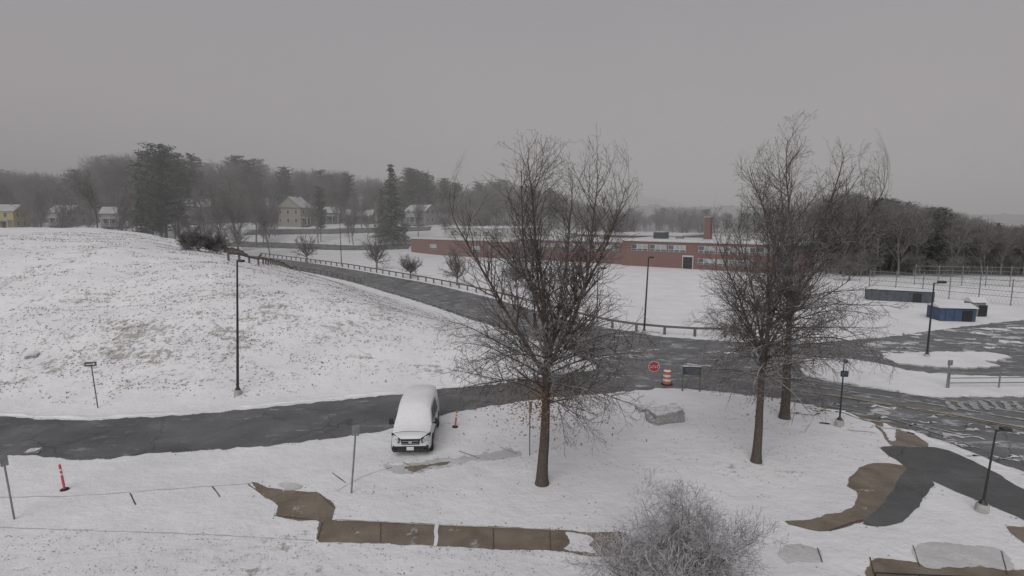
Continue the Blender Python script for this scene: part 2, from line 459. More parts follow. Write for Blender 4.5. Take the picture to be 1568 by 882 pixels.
def ridge(name, P, w, hgt_, z0=0):
    P = jit(catmull([Vector((*GF(*p), 0)) for p in P], .25), .12)
    V = []; F = []
    prof = [(-.5, -.03), (-.3, .75), (0, 1), (.3, .7), (.5, -.03)]
    for i, p in enumerate(P):
        d = (P[min(i+1, len(P)-1)] - P[max(i-1, 0)]).normalized(); nrm = Vector((-d.y, d.x, 0))
        kk = max(-.1, .6 + 1.3 * mnoise.noise(p * .55) + .6 * mnoise.noise(p * 2.2))
        for a, b in prof:
            q = p + nrm * a * w * (.7 + .5 * mnoise.noise(p * 1.7)); V.append((q.x, q.y, z0 + (b * hgt_ * kk if b > 0 else b)))
    for i in range(len(P)-1):
        for k in range(4): F.append((5*i+k, 5*i+k+1, 5*i+k+6, 5*i+k+5))
    o = mesh(name, V, F, M['snow'], smooth=True); o.data.flip_normals(); return o
ridge('snow_ridge', [(x, y - 5) for x, y in FRONT_TOP[:-2]], .5, .09)
ridge('snow_ridge', [(1062,599),(1120,605),(1200,615),(1280,630),(1340,645),(1400,663),(1440,678),(1500,700),(1568,727)], .35, .08)
def far_strip(name, P, w):
    P = [G(*p) for p in P]
    A = [Vector((p.x, p.y - w/2, 0)) for p in P]; B = [Vector((p.x, p.y + w/2, 0)) for p in P]
    strip(name, A, B, M['asph2'], .18, 4, False, True, .3)
far_strip('street', [(352,374),(450,377),(540,380),(628,378)], 6)
far_strip('street', [(380,356),(440,355),(520,354),(600,352),(660,350)], 7)

# ------------------------------------------------------------------ grass tufts (one mesh)
V = []; F = []
def tuft(x, y, s):
    z = h1(x, y)
    for _ in range(4):
        a = R.uniform(0, 6.28); w = s * .28; hh = s * R.uniform(.5, 1.2)
        dx, dy = math.cos(a) * w, math.sin(a) * w; ox, oy = R.uniform(-s, s) * .6, R.uniform(-s, s) * .6
        lx, ly = R.uniform(-.6, .6) * s, R.uniform(-.6, .6) * s
        n = len(V); V.extend([(x+ox-dx, y+oy-dy, z), (x+ox+dx, y+oy+dy, z), (x+ox+lx, y+oy+ly, z + hh)]); F.append((n, n+1, n+2))
cnt = 0
while cnt < 12000:
    x = R.uniform(-60, 4); y = R.uniform(30, 85)
    z = h1(x, y)
    if z < .15: continue
    q = mnoise.noise(Vector((x * .35, y * .8, 0))) + .6 * mnoise.noise(Vector((x * 1.5, y * 2.5, 5)))
    b = math.exp(-(((x + 23) / 15) ** 2 + ((y - 38) / 9) ** 2))
    if q + b * .35 + R.uniform(-.3, .3) < .25: continue
    tuft(x, y, R.uniform(.04, .10)); cnt += 1
for E in EDGES:
    for i, p in enumerate(E):
        if p.y < 70 and R.random() < .4:
            tuft(p.x + R.gauss(0, .13), p.y + R.gauss(0, .13), R.uniform(.02, .06))
for _ in range(2500):
    x = R.uniform(-18, 2); y = R.uniform(14, 17.9)
    if mnoise.noise(Vector((x, y * 2, 3))) > 0: tuft(x, y, R.uniform(.02, .04))
for _ in range(2600):
    x = R.uniform(-6, 18); y = R.uniform(18.5, 31)
    if mnoise.noise(Vector((x*.6, y, 8))) > .12: tuft(x, y, R.uniform(.02, .05))
mesh('grass', V, F, M['grass'])

# ------------------------------------------------------------------ trees
class Tubes:
    def __init__(s): s.V = []; s.F = []; s.mi = []
    def tube(s, pts, rad, n, mi=0):
        d = (pts[-1] - pts[0]).normalized()
        ref = Vector((1, 0, 0)) if abs(d.x) < .6 else Vector((0, 1, 0))
        u = d.cross(ref).normalized(); v = d.cross(u)
        b = len(s.V); ph = R.uniform(0, 6.28)
        cs = [(math.cos(ph + 6.2832*i/n), math.sin(ph + 6.2832*i/n)) for i in range(n)]
        for p, r in zip(pts, rad):
            for c, q in cs: s.V.append(p + u * (r*c) + v * (r*q))
        for k in range(len(pts)-1):
            o = b + k*n
            for i in range(n):
                j = (i+1) % n; s.F.append((o+i, o+n+i, o+n+j, o+j)); s.mi.append(mi)
def norm(v): return v.normalized()
def rndv(rg): return Vector((rg.gauss(0, 1), rg.gauss(0, 1), rg.gauss(0, 1)))
def grow(T, rg, p, d, L, r0, lvl, P, rend=None):
    seg = P['seg'][lvl]; n = max(2, int(L / seg)); st = L / n
    pts = [p.copy()]; ds = [d.copy()]; tr = P['trop'][lvl]; wa = P['wan'][lvl]
    for i in range(n):
        d = norm(d + rndv(rg) * wa + UP * tr / n)
        p = p + d * st; pts.append(p.copy()); ds.append(d.copy())
    re = rend if rend is not None else max(P['rmin'], r0 * .25)
    rad = [r0 + (re - r0) * (i / n) for i in range(n + 1)]
    T.tube(pts, rad, P['sides'][lvl], 0 if lvl < P['twig'] else 1)
    if lvl < P['max']:
        nc = int(L / P['sp'][lvl] * rg.uniform(.8, 1.2))
        for k in range(nc):
            t = P['t0'][lvl] + (1 - P['t0'][lvl]) * (k + rg.random()) / nc
            f = t * n; i = min(int(f), n - 1); q = pts[i].lerp(pts[i+1], f - i); dd = ds[i+1]
            perp = rndv(rg); perp = norm(perp - dd * perp.dot(dd))
            a = math.radians(rg.uniform(*P['ang'][lvl]))
            cd = norm(dd * math.cos(a) + perp * math.sin(a))
            Lc = P['len'][lvl] * (1.15 - .75 * t) * rg.uniform(.55, 1.25)
            rc = min(rad[i] * .65, P['rc'][lvl])
            grow(T, rg, q, cd, max(Lc, .12), rc, lvl + 1, P)
    return pts, ds, rad

def oak(name, loc, H, CR, seed, tr=.23, leaves=0, lean=(0, 0), nlead=6, lowz=(.25, .42), nlow=24, topw=1.):
    rg = random.Random(seed); T = Tubes()
    P = dict(seg=[.5, .4, .3, .22, .16], trop=[.1, .45, .28, .12, .05], wan=[.03, .06, .09, .13, .16],
             sp=[.38, .38, .28, .24, 1], t0=[.12, .15, .15, .2], ang=[(30, 52), (28, 52), (30, 58), (30, 60)],
             len=[2.1, 1.8, .95, .40], rc=[.045, .026, .0135, .0085], rmin=.0062, sides=[9, 6, 4, 3, 3], twig=3, max=4)
    d = norm(Vector((lean[0], lean[1], 1))); p = Vector((0, 0, -.1)); pts = []; rad = []
    n = 26; top = H * .60
    for i in range(n + 1):
        t = i / n; pts.append(p.copy())
        rad.append(tr * (1 + .45 * math.exp(-t * 28)) * (1 - .74 * max(0, t - .05)))
        d = norm(d + rndv(rg) * .018 + UP * .02); p = p + d * (top / n)
    T.tube(pts, rad, 14)
    grow(T, rg, pts[-1], d, H * .38, rad[-1], 0, dict(P, sides=[6]+P['sides'][1:], wan=[.05]+P['wan'][1:]), .012)
    def at(z):
        f = min(max(z / top * n, 0), n - .001); i = int(f); return pts[i].lerp(pts[i+1], f - i), rad[i]
    for k in range(nlead):
        q, r = at(H * rg.uniform(.30, .50)); az = 2 * math.pi * (k + rg.uniform(-.25, .25)) / nlead + seed
        inc = math.radians(rg.uniform(17, 31))
        dd = Vector((math.sin(inc) * math.cos(az), math.sin(inc) * math.sin(az), math.cos(inc)))
        L = (H - q.z) * rg.uniform(.80, 1.0)
        grow(T, rg, q, dd, L, min(r * .6, .10), 0, dict(P, trop=[.42]+P['trop'][1:], wan=[.04]+P['wan'][1:], sides=[7]+P['sides'][1:], t0=[.2, .15, .15, .2]), .012)
    for k in range(18):
        q, r = at(H * rg.uniform(.34, .60)); az = rg.uniform(0, 6.28); inc = math.radians(rg.uniform(42, 68))
        dd = Vector((math.sin(inc) * math.cos(az), math.sin(inc) * math.sin(az), math.cos(inc)))
        grow(T, rg, q, dd, CR * rg.uniform(.6, .9), .042, 1, P)
    Pl = dict(P, trop=[0, -.25, -.12, -.1, -.05], len=[0, 1.75, .9, .42], wan=[0, .09, .12, .14, .16], ang=[(0,0), (30, 60), (30, 60), (30, 60)], sp=[1, .30, .23, .2])
    for k in range(nlow):
        z = H * (lowz[0] + (lowz[1] - lowz[0]) * k / nlow); q, r = at(z)
        az = k * 2.4 + rg.uniform(-.3, .3); e = rg.uniform(.0, .45) + .35 * k / nlow
        dd = norm(Vector((math.cos(az), math.sin(az), e)))
        grow(T, rg, q, dd, CR * rg.uniform(.75, 1.05), .045, 1, dict(Pl, trop=[0, -.6 + .5 * k / nlow, -.12, -.1, -.05]))
    zs = sorted(v.z for v in T.V); zt = zs[-12]; z0 = H * .3
    kz = (H - z0) / (zt - z0)
    for v in T.V:
        if v.z > z0: v.z = z0 + (v.z - z0) * kz
        f = v.z / H
        rm = CR * float(np.interp(f, [.3, .5, .7, .85, 1.0], [1.15, 1.0, .90 * topw, .78 * topw, .58 * topw]))
        r_ = math.hypot(v.x, v.y)
        if r_ > .72 * rm:
            rn = min(r_, .72 * rm + .38 * rm * math.tanh((r_ - .72 * rm) / (.38 * rm))); v.x *= rn / r_; v.y *= rn / r_
    par = empty(name, loc)
    o = mesh('branches', T.V, T.F, [M['bark'], M['twig']], par, True)
    o.data.polygons.foreach_set('material_index', T.mi)
    if leaves:
        V = []; F = []
        for _ in range(leaves):
            az = rg.uniform(0, 6.28); rr_ = abs(rg.gauss(0, CR * .3)); z = rg.gauss(H * .25, H * .04)
            c = Vector((math.cos(az) * rr_, math.sin(az) * rr_, z)); s = rg.uniform(.03, .07)
            u = norm(rndv(rg)) * s; v = norm(rndv(rg)) * s * .6; k = len(V)
            V += [c - u, c - v, c + u, c + v]; F.append((k, k+1, k+2, k+3))
        mesh('dead_leaves', V, F, M['leaf'], par)
    return par
oak('oak_tree', G(830, 741), 13.7, 4.5, 3, .22, 1600)
oak('oak_tree', G(1158, 707), 12.4, 3.1, 8, .19, 200, (.012, 0), 5, (.30, .45), 16)
oak('oak_tree', G(1201, 640), 15.6, 4.9, 15, .23, 550, (.012, .0), 6, (.24, .42), 22, .9)

def small_tree(name, loc, H, W, seed, mat=None, dens=1., trunkH=.25, thick=1.):
    rg = random.Random(seed); T = Tubes()
    P = dict(seg=[.3*H/4, .2*H/4, .12*H/4, .1*H/4], trop=[.3, .25, .1, 0], wan=[.12, .15, .18, .2], sp=[.22*H/4/dens, .14*H/4/dens, .13*H/4/dens, 1],
             t0=[.15, .12, .12], ang=[(30, 60)]*3, len=[W*.28, W*.15, W*.08], rc=[.02*thick, .011*thick, .007*thick], rmin=.005*thick, sides=[5, 4, 3, 3], twig=1, max=3)
    p = Vector((0, 0, -.05)); th = H * trunkH
    T.tube([p, Vector((.02, 0, th * .5)), Vector((0, .03, th))], [.035*H/4*1.6*thick, .03*H/4*1.4*thick, .03*H/4*1.3*thick], 8)
    nb = 12
    for k in range(nb):
        az = k * 2.4 + rg.uniform(-.3, .3); inc = math.radians(8 + 66 * (k + .5) / nb)
        dd = Vector((math.sin(inc)*math.cos(az), math.sin(inc)*math.sin(az), math.cos(inc)))
        L = ((H - th) * math.cos(inc) ** 2 + (W * .5) * math.sin(inc) ** 2) * rg.uniform(.85, 1.05)
        grow(T, rg, Vector((0, 0, th * rg.uniform(.7, 1))), dd, L, .03*H/4*thick, 0, P)
    zt = sorted(v.z for v in T.V)[-8]
    for v in T.V: v.z *= H / zt
    par = empty(name, loc)
    ms = mat or [M['bark'], M['twig']]
    o = mesh('branches', T.V, T.F, ms, par, True); o.data.polygons.foreach_set('material_index', T.mi)
    return par
frost = m_bark('heavily_frosted_twigs', (.12, .105, .10), 1., -.3, .45, (.76, .76, .79))
sh = D(1058, 13.2); sh.z = 0
small_tree('crabapple_tree', sh, 3.95, 5.8, 21, [M['bark'], frost], 1.3, .22, 1.05)
fb = [M['farbark'], M['farbark']]
for x, y, hp, wp, sd in [(577,412,58,52,1),(629,425,38,40,2),(700,437,64,56,3),(470,402,50,42,4),(790,440,55,60,9),(365,385,50,36,5),(1300,430,50,50,6)]:
    g = G(x, y); s = g.y / 850
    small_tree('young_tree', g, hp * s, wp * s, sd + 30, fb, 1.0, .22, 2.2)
for x, Yd, hp, wp, sd in [(300, 62, 42, 50, 1), (328, 63, 38, 46, 2), (285, 64, 30, 34, 3)]:
    g = D(x, Yd); s = Yd / 850
    small_tree('bush', g, hp * s, wp * s, sd + 60, fb, 1.2, .06, 2.0)

def proto(seed, H=16, thick=1.):
    rg = random.Random(seed); T = Tubes(); k_ = thick
    P = dict(seg=[1.6, 1.2, .8, .6], trop=[.25, .3, .15, 0], wan=[.06, .1, .14, .16], sp=[.62, .48, .42, 1], t0=[.2, .15, .15],
             ang=[(28, 50), (28, 55), (30, 60)], len=[4.6, 2.1, 1.1], rc=[.08*k_, .045*k_, .028*k_], rmin=.022*k_, sides=[5, 4, 3, 3], twig=1, max=3)
    grow(T, rg, Vector((0, 0, -.5)), norm(Vector((rg.uniform(-.05, .05), 0, 1))), H * .95, .24, 0, P, .05)
    for k in range(4):
        az = rg.uniform(0, 6.28); inc = math.radians(rg.uniform(18, 38))
        grow(T, rg, Vector((0, 0, H * rg.uniform(.2, .42))), Vector((math.sin(inc)*math.cos(az), math.sin(inc)*math.sin(az), math.cos(inc))), H * rg.uniform(.45, .6), .13, 0, P, .04)
    me = bpy.data.meshes.new('bare_tree'); me.from_pydata([tuple(v) for v in T.V], [], T.F)
    return me, sorted(v.z for v in T.V)[-10]
def conifer(seed, H, W, kind='spruce'):
    rg = random.Random(seed); T = Tubes()
    T.tube([Vector((0, 0, -.5)), Vector((.1, 0, H*.5)), Vector((0, 0, H*.96))], [.3, .2, .04], 7)
    V = T.V; F = T.F
    nw = 30 if kind == 'spruce' else 24
    for w in range(nw):
        t = (w + rg.random() * .6) / nw; z = H * ((.08 if kind == 'spruce' else .25) + (.92 if kind == 'spruce' else .74) * t)
        prof = (1 - t) ** .85 if kind == 'spruce' else (math.sin(math.pi * min(1, .2 + .72 * t)) ** .5)
        side = rg.uniform(0, 6.28)
        for b in range(7):
            az = rg.uniform(0, 6.28) if kind == 'spruce' else side + rg.gauss(0, 1.5)
            L = max(.25, W / 2 * prof * rg.uniform(.5, 1.15))
            if kind != 'spruce' and rg.random() < .2: continue
            dz = -.25 if kind == 'spruce' else .2
            dd = norm(Vector((math.cos(az), math.sin(az), dz)))
            T.tube([Vector((0, 0, z)), Vector((0, 0, z)) + dd * L], [.05, .02], 3)
            nq = max(2, int(L / .38))
            for q in range(nq):
                c = Vector((0, 0, z)) + dd * L * (q + .6) / nq
                for _ in range(4):
                    s = rg.uniform(.18, .40); o = rndv(rg) * .2 * (1 + L * .14); o.z *= .6
                    u = norm(dd + rndv(rg) * .6) * s; v = norm(rndv(rg)) * s * .55
                    k = len(V); cc = c + o; V += [cc - u, cc - v, cc + u, cc + v]; F.append((k, k+1, k+2, k+3))
    me = bpy.data.meshes.new('conifer'); me.from_pydata([tuple(v) for v in V], [], F)
    return me, H
protos = [proto(s) for s in (1, 2, 3, 4, 5)]
protos_f = [(m.copy(), h) for m, h in protos]
for m, h in protos: m.materials.append(M['farbark'])
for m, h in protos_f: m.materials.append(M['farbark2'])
pines = [conifer(s, 18, 10, 'pine') for s in (1, 2, 3)]; spruces = [conifer(s, 18, 9.5, 'spruce') for s in (4, 5)]
for m, h in pines + spruces: m.materials.append(M['needle'])
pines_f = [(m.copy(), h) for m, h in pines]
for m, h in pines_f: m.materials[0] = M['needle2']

def put(pr, loc, H, parent=None, name='tree', wx=1.):
    me, h = pr; o = bpy.data.objects.new(name, me); s = H / h
    o.scale = (s * wx, s * wx, s); o.location = loc; o.rotation_euler = (0, 0, R.uniform(0, 6.28))
    return link(o, parent)
sky_x = [0,60,110,160,200,250,300,330,360,400,430,500,550,590,640,680,720,760,850,950,1000,1060,1100,1200,1290,1330,1400,1460,1510,1535,1568]
sky_y = [260,262,268,240,236,236,240,254,244,244,260,258,264,276,258,274,284,276,292,322,314,314,324,318,292,300,312,322,334,344,342]
TL = empty('distant_treeline')
def topH(x, Y, z, top): return EYE + (330 - top) / 850 * Y - z
for i in range(520):
    x = R.uniform(-60, 960); Y = R.uniform(206, 320) if x < 700 else R.uniform(190, 300)
    g = D(x, Y); tp = np.interp(x, sky_x, sky_y) + abs(R.gauss(0, 11))
    H = topH(x, Y, g.z, tp)
    if H < 6: H = 8
    H = min(H, 28)
    far = Y > 245
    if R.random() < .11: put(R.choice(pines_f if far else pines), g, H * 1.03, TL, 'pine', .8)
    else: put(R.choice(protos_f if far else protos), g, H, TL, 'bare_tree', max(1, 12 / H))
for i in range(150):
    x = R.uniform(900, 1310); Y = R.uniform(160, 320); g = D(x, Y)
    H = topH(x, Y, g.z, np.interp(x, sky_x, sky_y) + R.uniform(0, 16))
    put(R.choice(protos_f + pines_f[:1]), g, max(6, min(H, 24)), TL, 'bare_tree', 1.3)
WD = empty('woodland')
for i in range(480):
    Y = R.uniform(97, 175); x = R.uniform(max(1250, 784 + 850 * (.57)), 1720); g = D(x, Y)
    H = topH(x, Y, g.z, np.interp(x, sky_x, sky_y) + abs(R.gauss(0, 8)))
    if i < 26: put(R.choice(pines), g, max(6, H), WD, 'pine', .75)
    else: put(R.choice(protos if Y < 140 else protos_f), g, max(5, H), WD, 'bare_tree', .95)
for i in range(120):
    Y = R.uniform(95, 130); x = R.uniform(1300, 1720); g = D(x, Y)
    put(R.choice(protos), g, R.uniform(3, 6), WD, 'sapling', 1.6)
for x, Y, top, pr, w in [(252,165,226,pines[0],1.0),(232,172,240,pines[1],.9),(272,175,246,pines[2],.9),(215,150,288,spruces[0],.9),(600,165,254,spruces[1],1.1),(585,175,290,spruces[0],.9),
                         (245,160,275,pines[2],1.0),(300,200,240,pines[1],.8),(535,210,268,pines[2],.8),(630,205,262,pines[0],.9),(655,210,268,pines[1],.9),(120,210,262,pines[2],.8),
                         (1342,100,306,pines[1],.5),(1427,108,322,pines[2],.5),(1530,112,342,pines[0],.5),(490,170,288,pines[0],.5),(440,215,268,pines[1],.7)]:
    g = D(x, Y); put(pr, g, topH(x, Y, g.z, top), None, 'pine_tree' if pr in pines else 'spruce_tree', w)
for x, Y, top in [(148,120,262),(362,150,290),(410,150,300),(335,140,270),(180,150,275),(540,160,305),(390,165,262),(265,170,280),(485,168,300),(60,170,275),(92,150,285),(640,172,300),(310,160,285)]:
    g = D(x, Y); put(R.choice(protos), g, topH(x, Y, g.z, top), None, 'bare_tree', .8)
NB = empty('neighbourhood_trees')
for i in range(120):
    x = R.uniform(-30, 780); Y = R.uniform(165, 215); g = D(x, Y)
    if Y < 200 and (430 < x < 478 or x < 36): continue
    if Y < 190 and R.random() < .35: continue
    put(R.choice(protos), g, R.uniform(6.5, 12.5), NB, 'bare_tree', 1.0)

def hills(name, Y0, pts, depth, mat, nzamp):
    V = []; F = []; nxx = 420; nyy = 14
    X0, X1 = -Y0 * 1.3, Y0 * 1.3
    for j in range(nyy):
        v = j / (nyy - 1)
        for i in range(nxx):
            X = X0 + (X1 - X0) * i / (nxx - 1); Y = Y0 + depth * v
            px = 784 + X / Y0 * 850; crest = EYE + (330 - np.interp(px, [p[0] for p in pts], [p[1] for p in pts])) / 850 * Y0
            z = crest * math.sin(min(1, v * 1.6) * math.pi / 2) + nzamp * (mnoise.noise(Vector((X * .06, Y * .06, 0))) + .8 * mnoise.noise(Vector((X * .2, Y * .2, 4))))
            if j == 0: z = -2
            V.append((X, Y, z))
    for j in range(nyy-1):
        for i in range(nxx-1): F.append((j*nxx+i, j*nxx+i+1, (j+1)*nxx+i+1, (j+1)*nxx+i))
    mesh(name, V, F, mat)
hills('wooded_hill', 420, [(-400,300),(0,290),(300,285),(700,295),(800,300),(950,312),(1100,318),(1300,312),(1450,326),(2000,338)], 120, simple('wooded_slope', (.20,.197,.20), .95, .25, .35, bmp=.8), 3.2)
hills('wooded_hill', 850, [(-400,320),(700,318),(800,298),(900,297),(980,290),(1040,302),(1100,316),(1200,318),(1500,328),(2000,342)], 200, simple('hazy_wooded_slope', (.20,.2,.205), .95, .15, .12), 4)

# ------------------------------------------------------------------ mist over the far ground (real volume)
mv = bpy.data.materials.new('mist'); mv.use_nodes = True; nt = mv.node_tree
for n in list(nt.nodes):
    if n.type != 'OUTPUT_MATERIAL': nt.nodes.remove(n)
vs = N(nt, 'ShaderNodeVolumeScatter'); vs.inputs['Color'].default_value = (1, .985, .99, 1); vs.inputs['Density'].default_value = .0027
vs.inputs['Anisotropy'].default_value = -.35
nt.links.new(vs.outputs[0], nt.nodes['Material Output'].inputs['Volume'])
mist = box('mist', (0, 575, 25), (2600, 960, 70), mv)

# ------------------------------------------------------------------ school
A0, A1 = Vector((-28.5, 157)), Vector((51, 101))
ang = math.atan2(A1.y - A0.y, A1.x - A0.x)
S = empty('brick_school', (A0.x, A0.y, 0), ang)
def wing(n, x0, x1, y0, y1, h, mat, z0=-.3):
    box(n + '_walls', ((x0+x1)/2, (y0+y1)/2, (z0+h)/2), (x1-x0, y1-y0, h-z0), mat, S)
    box(n + '_fascia', ((x0+x1)/2, (y0+y1)/2, h + .13), (x1-x0+.5, y1-y0+.5, .26), M['wframe'], S)
    box(n + '_roof_snow', ((x0+x1)/2, (y0+y1)/2, h + .33), (x1-x0+.3, y1-y0+.3, .14), M['snowroof'], S)
def win(x, z, w, h, y=0, pan=2):
    box('window_frame', (x, y - .02, z), (w, .12, h), M['wframe'], S)
    pw = w / pan
    for i in range(pan):
        cx = x - w/2 + pw * (i + .5)
        box('window_glass', (cx, y - .09, z + h*.16), (pw - .14, .04, h*.58), M['pale_pane'] if (int(x*3)+i) % 3 else M['glass'], S)
        box('window_glass', (cx, y - .09, z - h*.33), (pw - .14, .04, h*.26), M['glass'], S)
wing('left_wing', 0, 34, 0, 20, 4.2, M['brick'])
wing('hall', 9, 31, 5, 24, 7.2, M['panel'])
wing('middle_wing', 34.0, 64, 2, 18, 4.8, M['brick'])
wing('right_wing', 64, 99, 0, 16, 5.3, M['brick'])
wing('rear_wing', 40, 70, 22, 40, 5.6, M['brick'])
for k in range(2): win(8.5 + k * 15, 2.2, 2.4, 1.4)
for k in range(6): win(37.5 + k * 4.6, 3.5, 3.8, 1.3, 2, 3)
for k in range(3): win(68 + k * 4.0, 4.0, 3.6, 1.4, 0, 3)
for k in range(4): win(82 + k * 3.7, 4.0, 3.3, 1.4, 0, 3)
for k in range(3): win(82 + k * 3.7, 1.6, 3.3, 1.2, 0, 3)
for k in range(5): win(12 + k * 4, 5.9, 2.8, 1.2, 5, 2)
box('door', (78.3, -.04, 1.1), (1.9, .14, 2.6), M['plastic'], S); box('door_surround', (78.3, -.02, 1.25), (2.2, .1, 2.9), M['wframe'], S)
box('chimney', (79.5, 9, 7.0), (1.4, 1.3, 6.6), M['brick'], S); box('chimney_cap', (79.5, 9, 10.38), (1.6, 1.5, .16), M['kerb'], S)
for x, y, s in [(70, 7, 1.9), (73.5, 9, 1.1), (88, 6, .9), (47, 8, 1.3), (55, 9, 1.0)]:
    box('roof_vent', (x, y, 5.2 + s*.5), (s*1.4, s*1.2, s), M['signb'] if s > 1.5 else M['steel'], S, .05); box('vent_snow', (x, y, 5.24 + s), (s*1.3, s*1.1, .08), M['snowroof'], S)

# ------------------------------------------------------------------ houses
def house(name, loc, w, d, h, roof, wall, rz=0, porch=True, chim=True):
    E = empty(name, loc, rz)
    box('walls', (0, 0, h/2 - .5), (w, d, h + 1), wall, E)
    o = .45; V = [(-w/2-o, -d/2-o, h-.15), (w/2+o, -d/2-o, h-.15), (w/2+o, d/2+o, h-.15), (-w/2-o, d/2+o, h-.15), (-w/2-o, 0, h+roof), (w/2+o, 0, h+roof)]
    mesh('roof', V, [(0,1,5,4), (2,3,4,5), (0,3,2,1)], M['snowfar'], E)
    mesh('gables', [(-w/2, -d/2, h), (-w/2, d/2, h), (-w/2, 0, h+roof*.93), (w/2, -d/2, h), (w/2, d/2, h), (w/2, 0, h+roof*.93)], [(0, 2, 1), (3, 4, 5)], wall, E)
    fl = 2 if h > 4.5 else 1
    for s in range(fl):
        for k in range(int(w // 2.4)):
            x = -w/2 + 1.4 + k * 2.4
            box('window_frame', (x, -d/2 - .03, 1.7 + s * 2.8), (1.2, .1, 1.6), M['wframe'], E); box('window_glass', (x, -d/2 - .09, 1.7 + s*2.8), (.9, .05, 1.3), M['glass'], E)
        for sx in (-1, 1):
            for k in range(int(d // 3)):
                y = -d/2 + 1.8 + k * 3
                box('window_frame', (sx*(w/2+.03), y, 1.7 + s*2.8), (.1, 1.1, 1.6), M['wframe'], E); box('window_glass', (sx*(w/2+.09), y, 1.7+s*2.8), (.05, .85, 1.3), M['glass'], E)
    box('door', (w*.1+.4, -d/2 - .05, 1.05), (1.0, .16, 2.1), M['plastic'], E)
    if porch:
        box('porch_roof', (0, -d/2 - 1.1, 2.75), (w*.9, 2.2, .22), M['snowfar'], E); box('porch_floor', (0, -d/2 - 1.1, .1), (w*.9, 2.1, .3), M['greycb'], E)
        for k in range(4): box('porch_post', (-w*.42 + k*w*.28, -d/2 - 2.0, 1.4), (.18, .18, 2.5), M['wframe'], E)
    if chim: box('chimney', (w*.2, 0, h+roof*.8), (.8, .8, 2.2), M['brick'], E)
    return E
for nm, x, Y, w, d, h, rf, wl, rz in [
    ('yellow_house', 12, 188, 8.5, 8, 5.8, 2.2, 'yel', .15), ('white_house', 105, 194, 9, 7, 4.6, 2.4, 'whitecb', -.2),
    ('white_house', 184, 192, 9, 8, 4.4, 2.2, 'whitecb', .3), ('grey_house', 305, 200, 9, 8, 6.0, 2.8, 'greycb', .2), ('tan_house', 452, 194, 7, 9, 6.2, 3.6, 'tan', 1.35),
    ('tan_house', 552, 202, 9, 7, 3.0, 1.9, 'greycb', .1), ('white_house', 645, 200, 8, 8, 4.8, 2.2, 'whitecb', -.4), ('white_house', 716, 204, 8, 8, 4.0, 2.0, 'greycb', 1.2), ('grey_house', 502, 202, 7, 7, 3.8, 2.0, 'greycb', .4)]:
    house(nm, D(x, Y), w, d, h, rf, M[wl], rz)

# ------------------------------------------------------------------ guard rails and fences
def railing(name, P, h, sp, mat, nr=1, pw=.14, px=True, rw=.06, rh=.2):
    Q = [G(*p) for p in P] if px else P
    L = [0]
    for i in range(1, len(Q)): L.append(L[-1] + (Q[i] - Q[i-1]).length)
    n = max(1, int(L[-1] / sp)); E = empty(name, (0, 0, 0)); pts = []
    for k in range(n + 1):
        s = L[-1] * k / n; x = np.interp(s, L, [q.x for q in Q]); y = np.interp(s, L, [q.y for q in Q]); pts.append(Vector((x, y, h1(x, y))))
    V = []; F = []
    def addbox(a, b, w, hh):
        d = (b - a).normalized(); s_ = Vector((-d.y, d.x, 0))
        if s_.length < .1: s_ = Vector((1, 0, 0))
        s_.normalize(); u = d.cross(s_)
        k = len(V)
        for p in (a, b):
            for i, j in ((-1,-1),(1,-1),(1,1),(-1,1)): V.append(p + s_*i*w/2 + u*j*hh/2)
        F.extend([(k,k+1,k+2,k+3),(k+7,k+6,k+5,k+4)] + [(k+i, k+4+i, k+4+(i+1)%4, k+(i+1)%4) for i in range(4)])
    for p in pts: addbox(p - UP*.1, p + UP*h, pw, pw)
    mesh('posts', V, F, mat, E); V = []; F = []
    for a, b in zip(pts[:-1], pts[1:]):
        for r in range(nr):
            z = h * (.92 - .8 * r / max(1, nr)); addbox(a + UP*z, b + UP*z, rw, rh)
    mesh('rails', V, F, mat, E); return E
railing('guard_rail', [(345,387),(400,392),(470,401),(540,411),(600,422),(650,431),(700,441),(750,453),(800,466),(850,480),(900,494),(950,505),(1000,511),(1060,515),(1110,516)], .8, 2.6, M['wood'], 1, .2)
railing('guard_rail', [(560,438),(600,450),(650,465),(700,482),(730,492)], .75, 2.4, M['steel'], 2, .1, rh=.07)
railing('guard_rail', [(350,399),(400,406),(450,413),(500,421),(552,434)], .75, 2.6, M['wood'], 1, .16)
railing('guard_rail', [(820,522),(860,532),(905,548)], .75, 2.2, M['wood'], 1, .16)
railing('metal_fence', [(1452,597),(1500,597),(1568,596),(1680,595)], 1.15, 2.4, M['steel'], 3, .06, rw=.04, rh=.05)
railing('metal_fence', [(1340,884),(1450,889),(1568,893),(1680,897)], .16, 1.2, M['black'], 1, .03, rw=.03, rh=.03)
def chain(name, pts, h):
    E = railing(name, pts, h, 3.0, M['steel'], 4, .08, rw=.04, rh=.05)
    Q = [G(*p) for p in pts]; V = []; F = []
    for a, b in zip(Q[:-1], Q[1:]):
        L = (b - a).length; n = int(L / .35)
        for k in range(n):
            for s in (1, -1):
                p = a.lerp(b, k / n); q = a.lerp(b, min(1, max(0, (k + s * 4) / n)))
                i = len(V); w = Vector((0, 0, .018)); V += [p - w, q + UP*h - w, q + UP*h + w, p + w]; F.append((i, i+1, i+2, i+3))
    mesh('wire', V, F, M['steel'], E)
chain('chain_link_fence', [(1330,447),(1400,452),(1470,460),(1568,470),(1660,478)], 3.2)
chain('chain_link_fence', [(1400,436),(1480,438),(1568,440),(1660,442)], 3.2)
